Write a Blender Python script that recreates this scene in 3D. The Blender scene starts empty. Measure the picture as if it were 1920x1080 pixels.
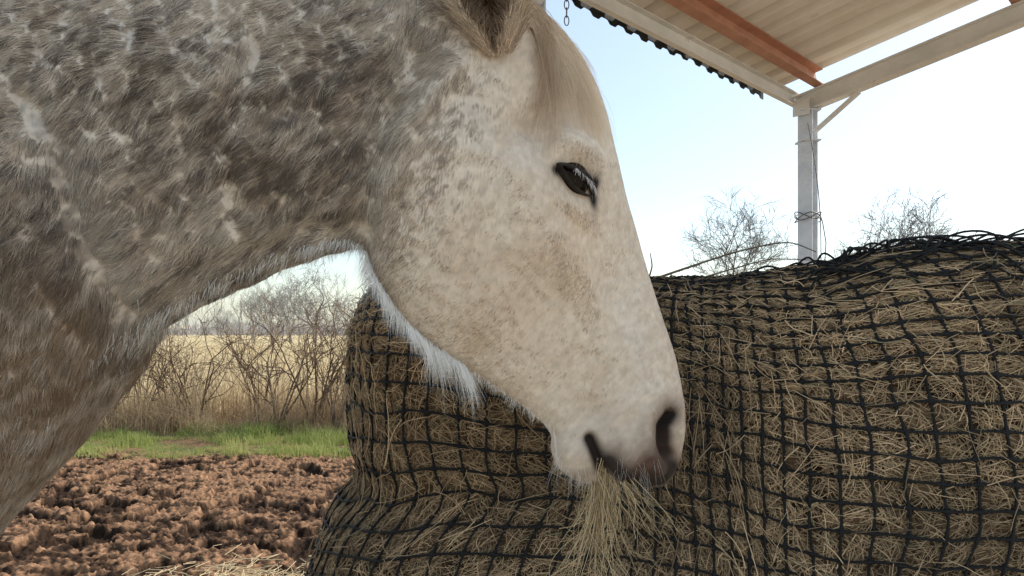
import bpy, math, numpy as np, time
from mathutils import Vector, Matrix
T0=time.time()
rng=np.random.default_rng(7)
H=1.40; F=1387.0; CU=960.0; CV=610.0
scene=bpy.context.scene
COL=scene.collection

# ---------------------------------------------------------------- noise
def _h(n):
    n=n.astype(np.uint64)&np.uint64(0xffffffff)
    n=((n^(n>>np.uint64(15)))*np.uint64(2246822519))&np.uint64(0xffffffff)
    n=((n^(n>>np.uint64(13)))*np.uint64(3266489917))&np.uint64(0xffffffff)
    n=n^(n>>np.uint64(16))
    return (n&np.uint64(0xffffff)).astype(np.float64)/16777215.0
def vn(x,y,seed=0,z=None):
    x=np.asarray(x,float);y=np.asarray(y,float)
    if z is None: z=np.zeros_like(x)+0.5*0
    x,y,z=np.broadcast_arrays(x,y,z)
    xi=np.floor(x).astype(np.int64);yi=np.floor(y).astype(np.int64);zi=np.floor(z).astype(np.int64)
    fx=x-xi;fy=y-yi;fz=z-zi
    fx=fx*fx*(3-2*fx);fy=fy*fy*(3-2*fy);fz=fz*fz*(3-2*fz)
    def g(a,b,c): return _h((xi+a+100000)*73856093+(yi+b+100000)*19349663+(zi+c+1000)*83492791+seed*977351)
    r=0
    for c,wz in ((0,1-fz),(1,fz)):
        r=r+wz*((g(0,0,c)*(1-fx)+g(1,0,c)*fx)*(1-fy)+(g(0,1,c)*(1-fx)+g(1,1,c)*fx)*fy)
    return r
def fbm(x,y,seed=0,o=4,z=None,gain=.5):
    s=0;a=1;t=0
    for i in range(o):
        k=2.03**i
        s=s+a*vn(x*k+i*7.3,y*k+i*3.1,seed+i,None if z is None else z*k);t+=a;a*=gain
    return s/t
def sm(x,a=0.,b=1.):
    t=np.clip((x-a)/(b-a),0,1);return t*t*(3-2*t)

# ---------------------------------------------------------------- object helpers
def setup(o,parent=None):
    COL.objects.link(o)
    if parent is not None:
        o.parent=parent
        o.matrix_parent_inverse=Matrix.Translation(-Vector(parent.location))
    return o
def thing(name,loc,label,cat,group=None):
    e=bpy.data.objects.new(name,None);e.location=loc;e.empty_display_size=.1
    COL.objects.link(e);e["label"]=label;e["category"]=cat
    if group:e["group"]=group
    return e
def quadmesh(name,V,Fq,mat,parent=None,smooth=True,cols=None,tris=None):
    V=np.ascontiguousarray(V,dtype=np.float32).reshape(-1,3);Fq=np.ascontiguousarray(Fq,dtype=np.int32)
    n=Fq.shape[1]
    me=bpy.data.meshes.new(name)
    me.vertices.add(len(V));me.vertices.foreach_set('co',V.ravel())
    me.loops.add(Fq.size);me.loops.foreach_set('vertex_index',Fq.ravel())
    me.polygons.add(len(Fq));me.polygons.foreach_set('loop_start',np.arange(0,Fq.size,n,dtype=np.int32))
    me.update(calc_edges=True);me.validate()
    me.polygons.foreach_set('use_smooth',np.full(len(me.polygons),smooth))
    if cols is not None:
        a=me.attributes.new('col','FLOAT_VECTOR','POINT');a.data.foreach_set('vector',np.ascontiguousarray(cols,dtype=np.float32).ravel())
    me.materials.append(mat)
    return setup(bpy.data.objects.new(name,me),parent)
def hair(name,P,R,C,mat,parent=None):
    N,K,_=P.shape
    cv=bpy.data.hair_curves.new(name)
    cv.add_curves([K]*N)
    cv.attributes['position'].data.foreach_set('vector',np.ascontiguousarray(P,dtype=np.float32).ravel())
    a=cv.attributes.get('radius') or cv.attributes.new('radius','FLOAT','POINT')
    a.data.foreach_set('value',np.ascontiguousarray(np.broadcast_to(R,(N,K)),dtype=np.float32).ravel())
    a=cv.attributes.new('col','FLOAT_VECTOR','CURVE')
    a.data.foreach_set('vector',np.ascontiguousarray(np.broadcast_to(C,(N,3)),dtype=np.float32).ravel())
    cv.materials.append(mat)
    return setup(bpy.data.objects.new(name,cv),parent)
def grid_faces(ns,nt,wrap_t=True,off=0):
    i=np.arange(ns-1)[:,None];j=np.arange(nt if wrap_t else nt-1)[None,:]
    j2=(j+1)%nt
    f=np.stack([i*nt+j,(i+1)*nt+j,(i+1)*nt+j2,i*nt+j2],-1)
    return f.reshape(-1,4)+off
def tubes(P,R,sides=5):
    N,K,_=P.shape
    R=np.broadcast_to(R,(N,K))
    T=np.gradient(P,axis=1);T/=np.linalg.norm(T,axis=2,keepdims=True)+1e-12
    up=np.zeros_like(T);up[...,2]=1
    m=np.abs(T[:,:1,2])>.9
    up=np.where(m[...,None],np.array([1.,0,0]),up)
    A=np.cross(T,up);A/=np.linalg.norm(A,axis=2,keepdims=True)+1e-12
    B=np.cross(T,A)
    an=np.arange(sides)*2*np.pi/sides
    V=P[:,:,None,:]+R[:,:,None,None]*(A[:,:,None,:]*np.cos(an)[None,None,:,None]+B[:,:,None,:]*np.sin(an)[None,None,:,None])
    f=grid_faces(K,sides)
    Fq=(f[None]+(np.arange(N)*K*sides)[:,None,None]).reshape(-1,4)
    return V.reshape(-1,3),Fq
def join(parts):
    Vs=[];Fs=[];o=0
    for V,f in parts:
        Vs.append(np.asarray(V,float).reshape(-1,3));Fs.append(np.asarray(f)+o);o+=len(Vs[-1])
    return np.concatenate(Vs),np.concatenate(Fs)
def box(p0,p1,w,h,up=(0,0,1)):
    p0=np.array(p0,float);p1=np.array(p1,float);t=p1-p0;t/=np.linalg.norm(t)
    a=np.cross(t,up);a/=np.linalg.norm(a);b=np.cross(a,t)
    V=[]
    for p in(p0,p1):
        for s,q in((-1,-1),(1,-1),(1,1),(-1,1)):V.append(p+a*w/2*s+b*h/2*q)
    return np.array(V),np.array([[0,3,2,1],[4,5,6,7],[0,1,5,4],[1,2,6,5],[2,3,7,6],[3,0,4,7]])
def offset_box(p0,p1,w,h,up,da,db):
    p0=np.array(p0,float);p1=np.array(p1,float);t=p1-p0;t/=np.linalg.norm(t)
    a=np.cross(t,up);a/=np.linalg.norm(a);b=np.cross(a,t);o=a*da+b*db
    return box(p0+o,p1+o,w,h,up)
def ibeam(p0,p1,w,h,up=(0,0,1),tf=.012,tw=.008):
    return join([offset_box(p0,p1,tw,h-2*tf,up,0,0),offset_box(p0,p1,w,tf,up,0,h/2-tf/2),offset_box(p0,p1,w,tf,up,0,-h/2+tf/2)])

# ---------------------------------------------------------------- materials
def newmat(name):
    m=bpy.data.materials.new(name);m.use_nodes=True
    return m,m.node_tree.nodes,m.node_tree.links,m.node_tree.nodes['Principled BSDF']
def noisemat(name,c1,c2,scale=8,rough=.8,bump=.2,bs=40,spec=.3,detail=6,metal=0,c3=None):
    m,n,l,b=newmat(name)
    tc=n.new('ShaderNodeTexCoord')
    nz=n.new('ShaderNodeTexNoise');nz.inputs['Scale'].default_value=scale;nz.inputs['Detail'].default_value=detail;nz.inputs['Roughness'].default_value=.65
    l.new(tc.outputs['Object'],nz.inputs['Vector'])
    r=n.new('ShaderNodeValToRGB');r.color_ramp.elements[0].position=.35;r.color_ramp.elements[1].position=.65
    r.color_ramp.elements[0].color=(*c1,1);r.color_ramp.elements[1].color=(*c2,1)
    if c3: e=r.color_ramp.elements.new(.74);e.color=(*c3,1)
    l.new(nz.outputs['Fac'],r.inputs['Fac']);l.new(r.outputs['Color'],b.inputs['Base Color'])
    b.inputs['Roughness'].default_value=rough;b.inputs['Specular IOR Level'].default_value=spec;b.inputs['Metallic'].default_value=metal
    if bump>0:
        n2=n.new('ShaderNodeTexNoise');n2.inputs['Scale'].default_value=bs;n2.inputs['Detail'].default_value=5
        l.new(tc.outputs['Object'],n2.inputs['Vector'])
        bp=n.new('ShaderNodeBump');bp.inputs['Strength'].default_value=bump;bp.inputs['Distance'].default_value=.01
        l.new(n2.outputs['Fac'],bp.inputs['Height']);l.new(bp.outputs['Normal'],b.inputs['Normal'])
    return m
def attrmat(name,rough=.6,spec=.2,noise=0,nscale=60,trans=0,bump=0):
    m,n,l,b=newmat(name)
    a=n.new('ShaderNodeAttribute');a.attribute_name='col'
    src=a.outputs['Color']
    if noise>0:
        tc=n.new('ShaderNodeTexCoord')
        nz=n.new('ShaderNodeTexNoise');nz.inputs['Scale'].default_value=nscale;nz.inputs['Detail'].default_value=6
        l.new(tc.outputs['Object'],nz.inputs['Vector'])
        mr=n.new('ShaderNodeMapRange');mr.inputs['From Min'].default_value=.3;mr.inputs['From Max'].default_value=.7
        mr.inputs['To Min'].default_value=1-noise;mr.inputs['To Max'].default_value=1+noise
        l.new(nz.outputs['Fac'],mr.inputs['Value'])
        vm=n.new('ShaderNodeVectorMath');vm.operation='SCALE';l.new(src,vm.inputs[0]);l.new(mr.outputs[0],vm.inputs['Scale'])
        src=vm.outputs[0]
        if bump>0:
            bp=n.new('ShaderNodeBump');bp.inputs['Strength'].default_value=bump;bp.inputs['Distance'].default_value=.01
            l.new(nz.outputs['Fac'],bp.inputs['Height']);l.new(bp.outputs['Normal'],b.inputs['Normal'])
    l.new(src,b.inputs['Base Color'])
    b.inputs['Roughness'].default_value=rough;b.inputs['Specular IOR Level'].default_value=spec
    if trans>0:
        tr=n.new('ShaderNodeBsdfTranslucent');l.new(src,tr.inputs['Color'])
        mx=n.new('ShaderNodeMixShader');mx.inputs[0].default_value=trans
        out=n['Material Output']
        l.new(b.outputs[0],mx.inputs[1]);l.new(tr.outputs[0],mx.inputs[2]);l.new(mx.outputs[0],out.inputs['Surface'])
    return m
M_coat=attrmat('coat_skin',.8,.1,.12,90)
M_fur=attrmat('fur_strands',.5,.25,trans=.2)
M_eye,_,_,b=newmat('eyeball_dark');b.inputs['Base Color'].default_value=(.012,.006,.004,1);b.inputs['Roughness'].default_value=.05;b.inputs['Specular IOR Level'].default_value=.15
M_lid=noisemat('eyelid_skin',(.010,.008,.007),(.045,.036,.030),60,.6,.4,120,.2)
M_hay=attrmat('hay_mass',.9,.1,.5,90,bump=.5)
M_straw=attrmat('straw_strands',.6,.25,trans=.1)
M_net=noisemat('net_rope',(.006,.006,.007),(.018,.018,.02),200,.6,.5,400,.3)
M_ground=attrmat('ground_soil',.85,.12,.45,35,bump=.8)
M_grass=attrmat('grass_blades',.6,.2,trans=.3)
M_bark=noisemat('bark',(.11,.10,.10),(.20,.19,.185),6,.9,0)
M_barkfar=noisemat('hazed_bark',(.20,.19,.19),(.33,.32,.31),6,.9,0)  # far-tree bark lightened, distance haze put into its colour
M_bark2=noisemat('shrub_bark',(.08,.052,.036),(.30,.20,.13),6,.9,0)
M_steel=noisemat('painted_steel',(.68,.66,.62),(.82,.79,.74),5,.5,.08,60,.4,c3=(.58,.53,.46))
M_post=noisemat('galvanised_steel',(.55,.58,.63),(.72,.74,.78),7,.45,.08,60,.4)
M_red=noisemat('primer_steel',(.42,.20,.13),(.56,.29,.19),7,.6,.15,60,.3,c3=(.28,.15,.10))
M_sheet=noisemat('roof_sheet_cream',(.76,.70,.60),(.86,.82,.74),3,.6,.05,40,.3,c3=(.62,.56,.46))
M_dark=noisemat('roof_edge_dark',(.02,.025,.025),(.05,.055,.055),10,.7,.2,60,.3)
M_wire=noisemat('wire_metal',(.12,.11,.10),(.25,.24,.22),30,.5,.2,100,.4,metal=.5)

# ================================================================= GROUND
def axis(fine0,fine1,step,lo,hi):
    a=list(np.arange(fine0,fine1,step));s=step;x=a[0]
    L=[]
    while x>lo: s*=1.22;x-=s;L.append(x)
    s=step;x=a[-1];R=[]
    while x<hi: s*=1.22;x+=s;R.append(x)
    return np.array(L[::-1]+a+R)
gx=axis(-5.2,.3,.012,-600,600);gy=axis(3.2,8.3,.012,-60,900)
GX,GY=np.meshgrid(gx,gy,indexing='ij')
def ground_h(X,Y):
    edge=1-sm(Y+.5*fbm(X*1.1,X*0+3,5,2),8.0,9.0)
    wx=X+.09*fbm(X*11,Y*11,14,3);wy=Y+.09*fbm(X*11+9,Y*11,15,3)
    n1=fbm(wx*2.4,wy*2.4,11,3);n2=1-np.abs(2*fbm(wx*14,wy*14,21,3)-1);n3=fbm(X*50,Y*50,31,2);n4=np.abs(2*fbm(wx*28,wy*28,41,2)-1)
    a=vn(wx*7.5+3,wy*7.5,77)
    pits=sm(a,.58,.70);rim=np.exp(-((a-.53)/.05)**2)
    h=.06*(n1-.5)+.036*(n2-.6)+.028*(n3-.5)+.028*(n4-.3)-.052*pits+.013*rim
    near=sm(Y,2.2,3.0)*.8+.2
    return h*edge*near+(1-edge)*.03*(fbm(X,Y,3,3)-.5)
GZ=ground_h(GX,GY)
ed=GY+.55*fbm(GX*1.3,GY*1.3,5,3)-.27
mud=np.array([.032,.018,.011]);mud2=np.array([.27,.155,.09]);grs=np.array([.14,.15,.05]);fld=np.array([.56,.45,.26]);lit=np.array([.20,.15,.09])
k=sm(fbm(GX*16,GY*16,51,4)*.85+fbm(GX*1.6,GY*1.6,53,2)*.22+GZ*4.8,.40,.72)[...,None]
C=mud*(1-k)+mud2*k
w=(1-sm(GY+.3*fbm(GX,GY,52,3),2.4,3.3))[...,None];C=C*(1-w)+np.array([.52,.45,.35])*w  # unseen near ground made pale as an added reflector to brighten the horse
w=sm(ed,7.85,8.15)[...,None];C=C*(1-w)+(grs*(1-.0)*sm(fbm(GX*3,GY*3,57,3),.3,.6)[...,None]+mud2*.8*(1-sm(fbm(GX*3,GY*3,57,3),.3,.6)[...,None]))*w
w=sm(ed,9.3,9.7)[...,None];C=C*(1-w)+lit*w
w=sm(GY,10.4,11.3)[...,None];C=C*(1-w)+fld*(.75+.5*fbm(GX*.6,GY*.6,9,4)[...,None])*w
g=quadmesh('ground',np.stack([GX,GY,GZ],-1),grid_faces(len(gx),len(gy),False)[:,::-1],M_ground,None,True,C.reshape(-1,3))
g["kind"]="structure"

def blades(name,N,x0,x1,y0,y1,h0,h1,cA,cB,rad,seedr,lean=.35,mask=None,zf=ground_h,label=None,kind=True,parent=None,pw=1.,hn=0):
    r=np.random.default_rng(seedr)
    q=r.random(N)**pw
    y=y0+(y1-y0)*q;x=r.uniform(x0,x1,N)
    if pw>1: x=x*(.45+.55*y/y1)
    if mask is not None:
        kk=mask(x,y,r);x=x[kk];y=y[kk];N=len(x)
    z=zf(x,y)-.01
    h=r.uniform(h0,h1,N);an=r.uniform(0,2*np.pi,N);ln=np.abs(r.normal(0,lean,N))*h
    if hn: 
        hv=sm(fbm(x*hn,y*hn,seedr+70,3),.3,.7);h=h*(.35+1.1*hv);ln=ln*(.35+1.1*hv)
    t=np.linspace(0,1,4)
    P=np.zeros((N,4,3))
    P[...,0]=x[:,None]+np.cos(an)[:,None]*ln[:,None]*t**2
    P[...,1]=y[:,None]+np.sin(an)[:,None]*ln[:,None]*t**2
    P[...,2]=z[:,None]+h[:,None]*t*(1-.25*t*(ln/h)[:,None].clip(0,1))
    R=rad*(1-.8*t)[None]*r.uniform(.7,1.3,(N,1))
    m=r.random((N,1))
    if hn: m=np.clip(m*.6+.7*(fbm(x*hn*1.7,y*hn*1.7,seedr+90,3)[:,None]-.3),0,1)
    Cc=np.array(cA)*(1-m)+np.array(cB)*m
    o=hair(name,P,R,Cc,M_grass,parent)
    if kind:o["kind"]="stuff"
    if label:o["label"]=label;o["category"]=name.replace('_',' ')
    return o
def mk(x,y,r):
    e=y+.55*fbm(x*1.3,y*1.3,5,3)-.27
    return (e>7.5)&(e<9.9)&(r.random(len(x))<sm(fbm(x*2.2,y*3.2,8,3)+.16*(e-8.1),.44,.60)*(.12+.88*sm(e,7.6,8.2)))
blades('grass',52000,-6.5,0,7.0,9.9,.02,.15,(.18,.28,.05),(.66,.62,.26),.0034,1,mask=mk,label='bright green grass verge along the muddy paddock',hn=2.5)
blades('dry_field_grass',32000,-30,4,11.0,45,.2,.65,(.56,.45,.27),(.90,.79,.56),.008,2,lean=.3,label='tall pale dry grass in the open field',pw=1.8,hn=.5)
blades('dry_undergrowth',14000,-8,1,9.4,11.2,.08,.52,(.22,.14,.085),(.86,.68,.43),.0030,3,lean=.7,label='brown dry undergrowth at the foot of the hedge',hn=1.6)
r=np.random.default_rng(71);N=750;K=9
x=r.uniform(-8.5,1.5,N);y=r.uniform(9.7,11.0,N);P=np.zeros((N,K,3))
an=r.uniform(0,6.28,N);hh=r.uniform(.7,1.95,N)*(.5+.8*fbm(x*.9,x*0,72,2));sp_=r.uniform(.1,.7,N);t=np.linspace(0,1,K)
P[...,0]=x[:,None]+np.cos(an)[:,None]*sp_[:,None]*t**1.4;P[...,1]=y[:,None]+np.sin(an)[:,None]*.6*sp_[:,None]*t**1.4
P[...,2]=hh[:,None]*np.sin(t*np.pi*r.uniform(.42,.70,(N,1)))
P+=np.cumsum(r.normal(0,.022,(N,K,3)),1)
m=r.random((N,1));o=hair('bramble_tangle',P,.0044*(1-.65*t)[None]*r.uniform(.5,1.3,(N,1)),np.array([.12,.07,.045])*(1-m)+np.array([.78,.60,.39])*m,M_grass)
o["kind"]="stuff";o["label"]="tangled bare bramble canes woven through the hedge";o["category"]="brambles"

# ================================================================= TREES / SHRUBS
def grow(seed,h,r0,levels=5,spread=.55,nb=(4,6),trunkfrac=.3,up=.25,rmin=.004,shr=.62,d0=(0,0,1.),wob=.13,first=.42):
    r=np.random.default_rng(seed);seg=[[] for _ in range(levels+1)]
    def br(p,d,L,rad,lv):
        pts=[p];q=p.copy();dd=d.copy()
        for i in range(4):
            dd=dd+r.normal(0,wob,3)*(1 if lv else .35)+np.array([0,0,up*.12]);dd/=np.linalg.norm(dd)
            q=q+dd*L/4;pts.append(q.copy())
        pts=np.array(pts);rr=rad*np.linspace(1,.5 if lv<levels else .3,5)
        seg[lv].append((pts,rr))
        if lv>=levels:return
        n=r.integers(nb[0],nb[1]+1)
        for i in range(n):
            t=r.uniform(trunkfrac if lv else max(trunkfrac,.35),1) if i else 1.
            a=t*4;k=min(int(a),3);bp=pts[k]+(pts[k+1]-pts[k])*(a-k)
            ax=r.normal(0,1,3);ax-=ax.dot(dd)*dd;ax/=np.linalg.norm(ax)
            sp=r.uniform(.6,1.25)*spread
            nd=dd*math.cos(sp)+ax*math.sin(sp);nd[2]+=up*.5;nd/=np.linalg.norm(nd)
            br(bp,nd,L*shr*r.uniform(.75,1.15),max(rad*.52*r.uniform(.8,1.1),rmin),lv+1)
    d0=np.array(d0,float);d0/=np.linalg.norm(d0)
    br(np.zeros(3),d0,h*first,r0,0)
    return seg
def place(name,proto,loc,s,rot,label,cat,group):
    e=thing(name,loc,label,cat,group)
    e.rotation_euler=(0,0,rot);e.scale=(s,s,s)
    for nm,me in proto:
        o=bpy.data.objects.new(nm,me);COL.objects.link(o);o.parent=e
    return e
def proto(segs,mat,h=None):
    T=sum([s_[0]+s_[1] for s_ in segs],[]);C=sum([sum(s_[2:],[]) for s_ in segs],[])
    top=max(np.max([a[:,2].max() for a,b in C]),1e-3);k=(h/top) if h else 1
    out=[]
    for nm,L,sd_ in(('trunk',T,6),('crown',C,3)):
        V,f=tubes(np.array([a for a,b in L])*k,np.array([b for a,b in L]),sd_)
        o=quadmesh(nm,V,f,mat);me=o.data;bpy.data.objects.remove(o);out.append((nm,me))
    return out
tk=dict(levels=6,nb=(3,4),trunkfrac=.25,rmin=.0105,first=.28,up=.16,wob=.16)
gA=grow(31,h=8,r0=.20,spread=.72,shr=.79,**tk);gB=grow(36,h=8,r0=.2,spread=.82,shr=.82,**tk)
tp=[proto([gA],M_bark,8),proto([gB],M_bark,8)]
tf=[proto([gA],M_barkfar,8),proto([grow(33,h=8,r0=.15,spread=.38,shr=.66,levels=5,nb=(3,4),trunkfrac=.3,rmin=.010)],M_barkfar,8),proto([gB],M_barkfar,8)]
def at(u,y):return (u-CU)/F*y
r=np.random.default_rng(5)
gl="bare winter trees along the field edge"
place('bare_tree',tp[0],(at(1385,38),38,0),1.08,.3,'bare spreading winter tree beyond the hay bale','tree',gl)
place('bare_tree',tp[0],(at(1725,37),37,0),1.10,4.4,'wide bare winter tree with dense twigs','tree',gl)
place('bare_tree',tp[1],(at(1650,42),42,0),1.16,2.4,'smaller bare tree beside the wide one','tree',gl)
for u,y,s in[(590,52,.88),(545,60,.78),(510,62,.70),(625,80,.8),(475,66,.68),(450,75,.6),(655,90,.8),(415,85,.6),(700,80,.7),(350,90,.6),(300,95,.7),(1900,80,.8),(760,85,.9)]:
    place('bare_tree',tf[r.integers(0,3)],(at(u,y),y,0),s*r.uniform(.92,1.08),r.uniform(0,6.28),'slender bare tree at the far side of the field','tree',gl)
sp=[]
for i in range(5):
    rr_=np.random.default_rng(60+i);sg=[]
    for k in range(5):
        a=rr_.uniform(0,6.28);sg.append(grow(100+i*10+k,h=2.0,r0=.015,levels=3,spread=.70,nb=(3,4),trunkfrac=.15,rmin=.0036,shr=.68,up=.25,d0=(.4*math.cos(a),.4*math.sin(a),1),wob=.24,first=.5))
    sp.append(proto(sg,M_bark2,1.75))
for i in range(22):
    x=-8.0+i*.48+r.uniform(-.18,.18)
    place('hedge_shrub',sp[r.integers(0,5)],(x,10.1+r.uniform(-.55,.7),0),r.uniform(.70,1.15),r.uniform(0,6.28),'leafless brown shrub in the field hedge','shrub',"leafless shrubs forming the hedge")
N=14000;x=r.uniform(-120,140,N);y=r.uniform(100,150,N);h=(.3+2.3*sm(fbm(x*.09,x*0,77,3),.3,.75))*r.uniform(.3,1,N)
P=np.zeros((N,3,3));t=np.linspace(0,1,3);P[...,0]=x[:,None]+r.normal(0,.8,(N,1))*t;P[...,1]=y[:,None];P[...,2]=h[:,None]*t
o=hair('distant_woods',P,np.full((N,3),.10)*(1.1-t),np.array([.42,.40,.39])*r.uniform(.7,1.2,(N,1)),M_grass);o["kind"]="stuff";o["label"]="hazy line of distant scrub on the horizon";o["category"]="woods"  # pale grey strand colour has the distance haze mixed in

# ================================================================= SHELTER
RZ=.055
e_=np.array([.695,.719,0]);d_=np.array([.719,-.695,.2]);O_=np.array([2.16,5.4,0.])
def RP(t,s,dz): return O_+e_*t+d_*s+np.array([0,0,H+dz+RZ])
nrm=np.cross(d_,e_);nrm/=np.linalg.norm(nrm); nrm=nrm if nrm[2]>0 else -nrm
TN=-3.0;TE=-4.2;SX=3.75
sh=thing('open_shelter',(2.16,5.4,0),'open-sided steel shelter with cream corrugated roof and galvanised post','shelter')
tt=np.arange(TE,.07,.01);ss=np.linspace(-.30,SX+.2,12)
prof=.030*np.clip(np.abs(((tt/.22)%1)-.5)*9-2.9,-.6,.6)/.6
S,Tt=np.meshgrid(ss,tt,indexing='ij')
V=O_+e_*Tt[...,None]+d_*S[...,None]+np.array([0,0,H+1.832+RZ]);V=V+nrm*(prof[None,:,None]+.0)
quadmesh('roof_sheet',V,grid_faces(len(ss),len(tt),False),M_sheet,sh,False)
ss2=np.linspace(-.37,SX+.25,12);S,Tt=np.meshgrid(ss2,tt,indexing='ij')
V2=O_+e_*Tt[...,None]+d_*S[...,None]+np.array([0,0,H+1.846+RZ])+nrm*prof[None,:,None]
quadmesh('roof_top',V2.reshape(-1,3),grid_faces(len(ss2),len(tt),False)[:,::-1],M_dark,sh,False)
pf=.011*np.clip(np.sin(tt/.16*2*np.pi)*2,-1,1)+.030*vn(tt*3,tt*0,3)
Ve=np.stack([O_+e_*tt[:,None]+d_*(-.372)+np.array([0,0,H+1.87+RZ])+0*nrm,
             O_+e_*tt[:,None]+d_*(-.372)+np.array([0,0,H+1.795+RZ])-np.array([0,0,1])*pf[:,None]],0)
quadmesh('eave_trim',Ve,grid_faces(2,len(tt),False),M_dark,sh,False)
for s in[.07,1.27,2.42,3.57]:
    p0=RP(TE+.05,s,1.725);p1=RP(.05,s,1.725)
    V,f=join([offset_box(p0,p1,.008,.135,tuple(nrm),-.028,0),offset_box(p0,p1,.055,.008,tuple(nrm),.004,.0635),offset_box(p0,p1,.055,.008,tuple(nrm),.004,-.0635)])
    quadmesh('purlin',V,f,M_red,sh,False)
for t in[0,TN]:
    V,f=ibeam(RP(t,-.08,1.575),RP(t,SX,1.575),.08,.135,tuple(nrm));quadmesh('rafter',V,f,M_steel,sh,False)
    for s in[0,SX-.15]:
        top=RP(t,s,1.50)
        V,f=ibeam((top[0],top[1],-.05),tuple(top),.105,.105,tuple(e_),.010,.008)
        V3,f3=join([(V,f),box(top+[0,0,-.22],top+[0,0,-.21],.14,.14,(1,0,0)),box(top+[0,0,0.0],top+[0,0,.012],.14,.14,(1,0,0))])
        quadmesh('post',V3,f3,M_post,sh,False)
    V,f=box(RP(t,.05,1.34),RP(t,.36,1.50),.03,.026,tuple(nrm));quadmesh('brace',V,f,M_steel,sh,False)
p0=RP(TE+.05,-.10,1.62);p1=RP(.02,-.10,1.62)
V,f=join([offset_box(p0,p1,.006,.09,(0,0,1),0,0),offset_box(p0,p1,.04,.006,(0,0,1),.02,.047),offset_box(p0,p1,.04,.006,(0,0,1),.02,-.047)])
quadmesh('eave_beam',V,f,M_steel,sh,False)
V,f=box(RP(.0,-.02,1.53)-e_*.075,RP(0,-.02,1.53)-e_*.067,.12,.12);quadmesh('gusset_plate',V,f,M_steel,sh,False)
def wire(name,pts,rad,label,cat,mat=M_wire):
    V,f=tubes(np.array(pts)[None],np.full((1,len(pts)),rad),5)
    o=quadmesh(name,V,f,mat);o["label"]=label;o["category"]=cat
    return o
px,py=O_[0],O_[1]
pts=[]
for q in np.linspace(0,1,60):
    a=q*2*np.pi*3
    pts.append((px+.09*math.cos(a),py+.09*math.sin(a),H+.78+.03*math.sin(a*1.7)+.02*q))
pts+= [(px+.10,py-.02,H+.75),(px+.12,py-.03,H+.6),(px+.115,py-.02,H+.45),(px+.15,py,H+.2)]
wire('fence_wire',pts,.004,'thin wire wrapped around the galvanised steel post','wire')
pts=[(px-.04+.12*q+.03*math.sin(q*4),py-.10,H+1.45-1.3*q) for q in np.linspace(0,1,30)]
wire('hanging_cord',pts,.0035,'thin cord hanging down the steel post','cord')
cx,cy=.285,3.86
ch=[]
for i in range(6):
    a=np.linspace(0,2*np.pi,15);z0=H+1.80-.042*i
    if i%2: L=np.stack([cx+.012*np.cos(a),cy+0*a,z0+.026*np.sin(a)],-1)
    else: L=np.stack([cx+0*a,cy+.012*np.cos(a),z0+.026*np.sin(a)],-1)
    ch.append(tubes(L[None],np.full((1,15),.003),5))
V,f=join(ch);o=quadmesh('chain',V,f,M_wire);o["label"]="short metal chain hanging from the shelter eave";o["category"]="chain"

# ================================================================= HAY BALE
bale=thing('hay_bale',(.45,1.7,0),'large round hay bale wrapped in black slow-feeder net','hay bale')
NCOL=108;NROW=64;SUB=6
Cb=np.array([.46,1.68])
def sdf(x,y,z):
    zz=np.clip(z/1.5,0,1)
    ra=np.interp(z,[0,.6,.86,.98,1.10,1.27,1.5],[.515,.51,.48,.445,.385,.392,.368])
    rb=.68-.05*sm(zz,.6,1.)
    a=np.hypot(x-.04,y-1.62)-ra
    b_=np.hypot(x-.82,y-1.71)-rb
    kk=.26
    h=np.clip(.5+.5*(b_-a)/kk,0,1)
    return b_*(1-h)+a*h-kk*h*(1-h)*.8
def rad(th,z):
    best=np.full(th.shape,2.2);found=np.zeros(th.shape,bool)
    for rr in np.arange(1.9,.15,-.05):
        v=sdf(Cb[0]+rr*np.cos(th),Cb[1]+rr*np.sin(th),z)
        new=(v<0)&~found;best[new]=rr;found|=new
    lo=best;hi=best+.05
    for _ in range(9):
        m=(lo+hi)/2;v=sdf(Cb[0]+m*np.cos(th),Cb[1]+m*np.sin(th),z)
        lo=np.where(v<0,m,lo);hi=np.where(v<0,hi,m)
    return lo
_th=np.linspace(-2*np.pi,2*np.pi,1441);_z=np.linspace(0,1.5,61)
_TH,_Z=np.meshgrid(_th,_z,indexing='ij');_R=rad(_TH,_Z)
def radq(th,z):
    a=(th+4*np.pi)%(2*np.pi);fi=(a+2*np.pi)/(4*np.pi)*1440;fz=np.clip(z,0,1.499)/1.5*60
    i=np.floor(fi).astype(int).clip(0,1439);j=np.floor(fz).astype(int).clip(0,59);u=fi-i;w_=fz-j
    return (_R[i,j]*(1-u)+_R[i+1,j]*u)*(1-w_)+(_R[i,j+1]*(1-u)+_R[i+1,j+1]*u)*w_
SIDE=33
CELL=.040
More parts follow.
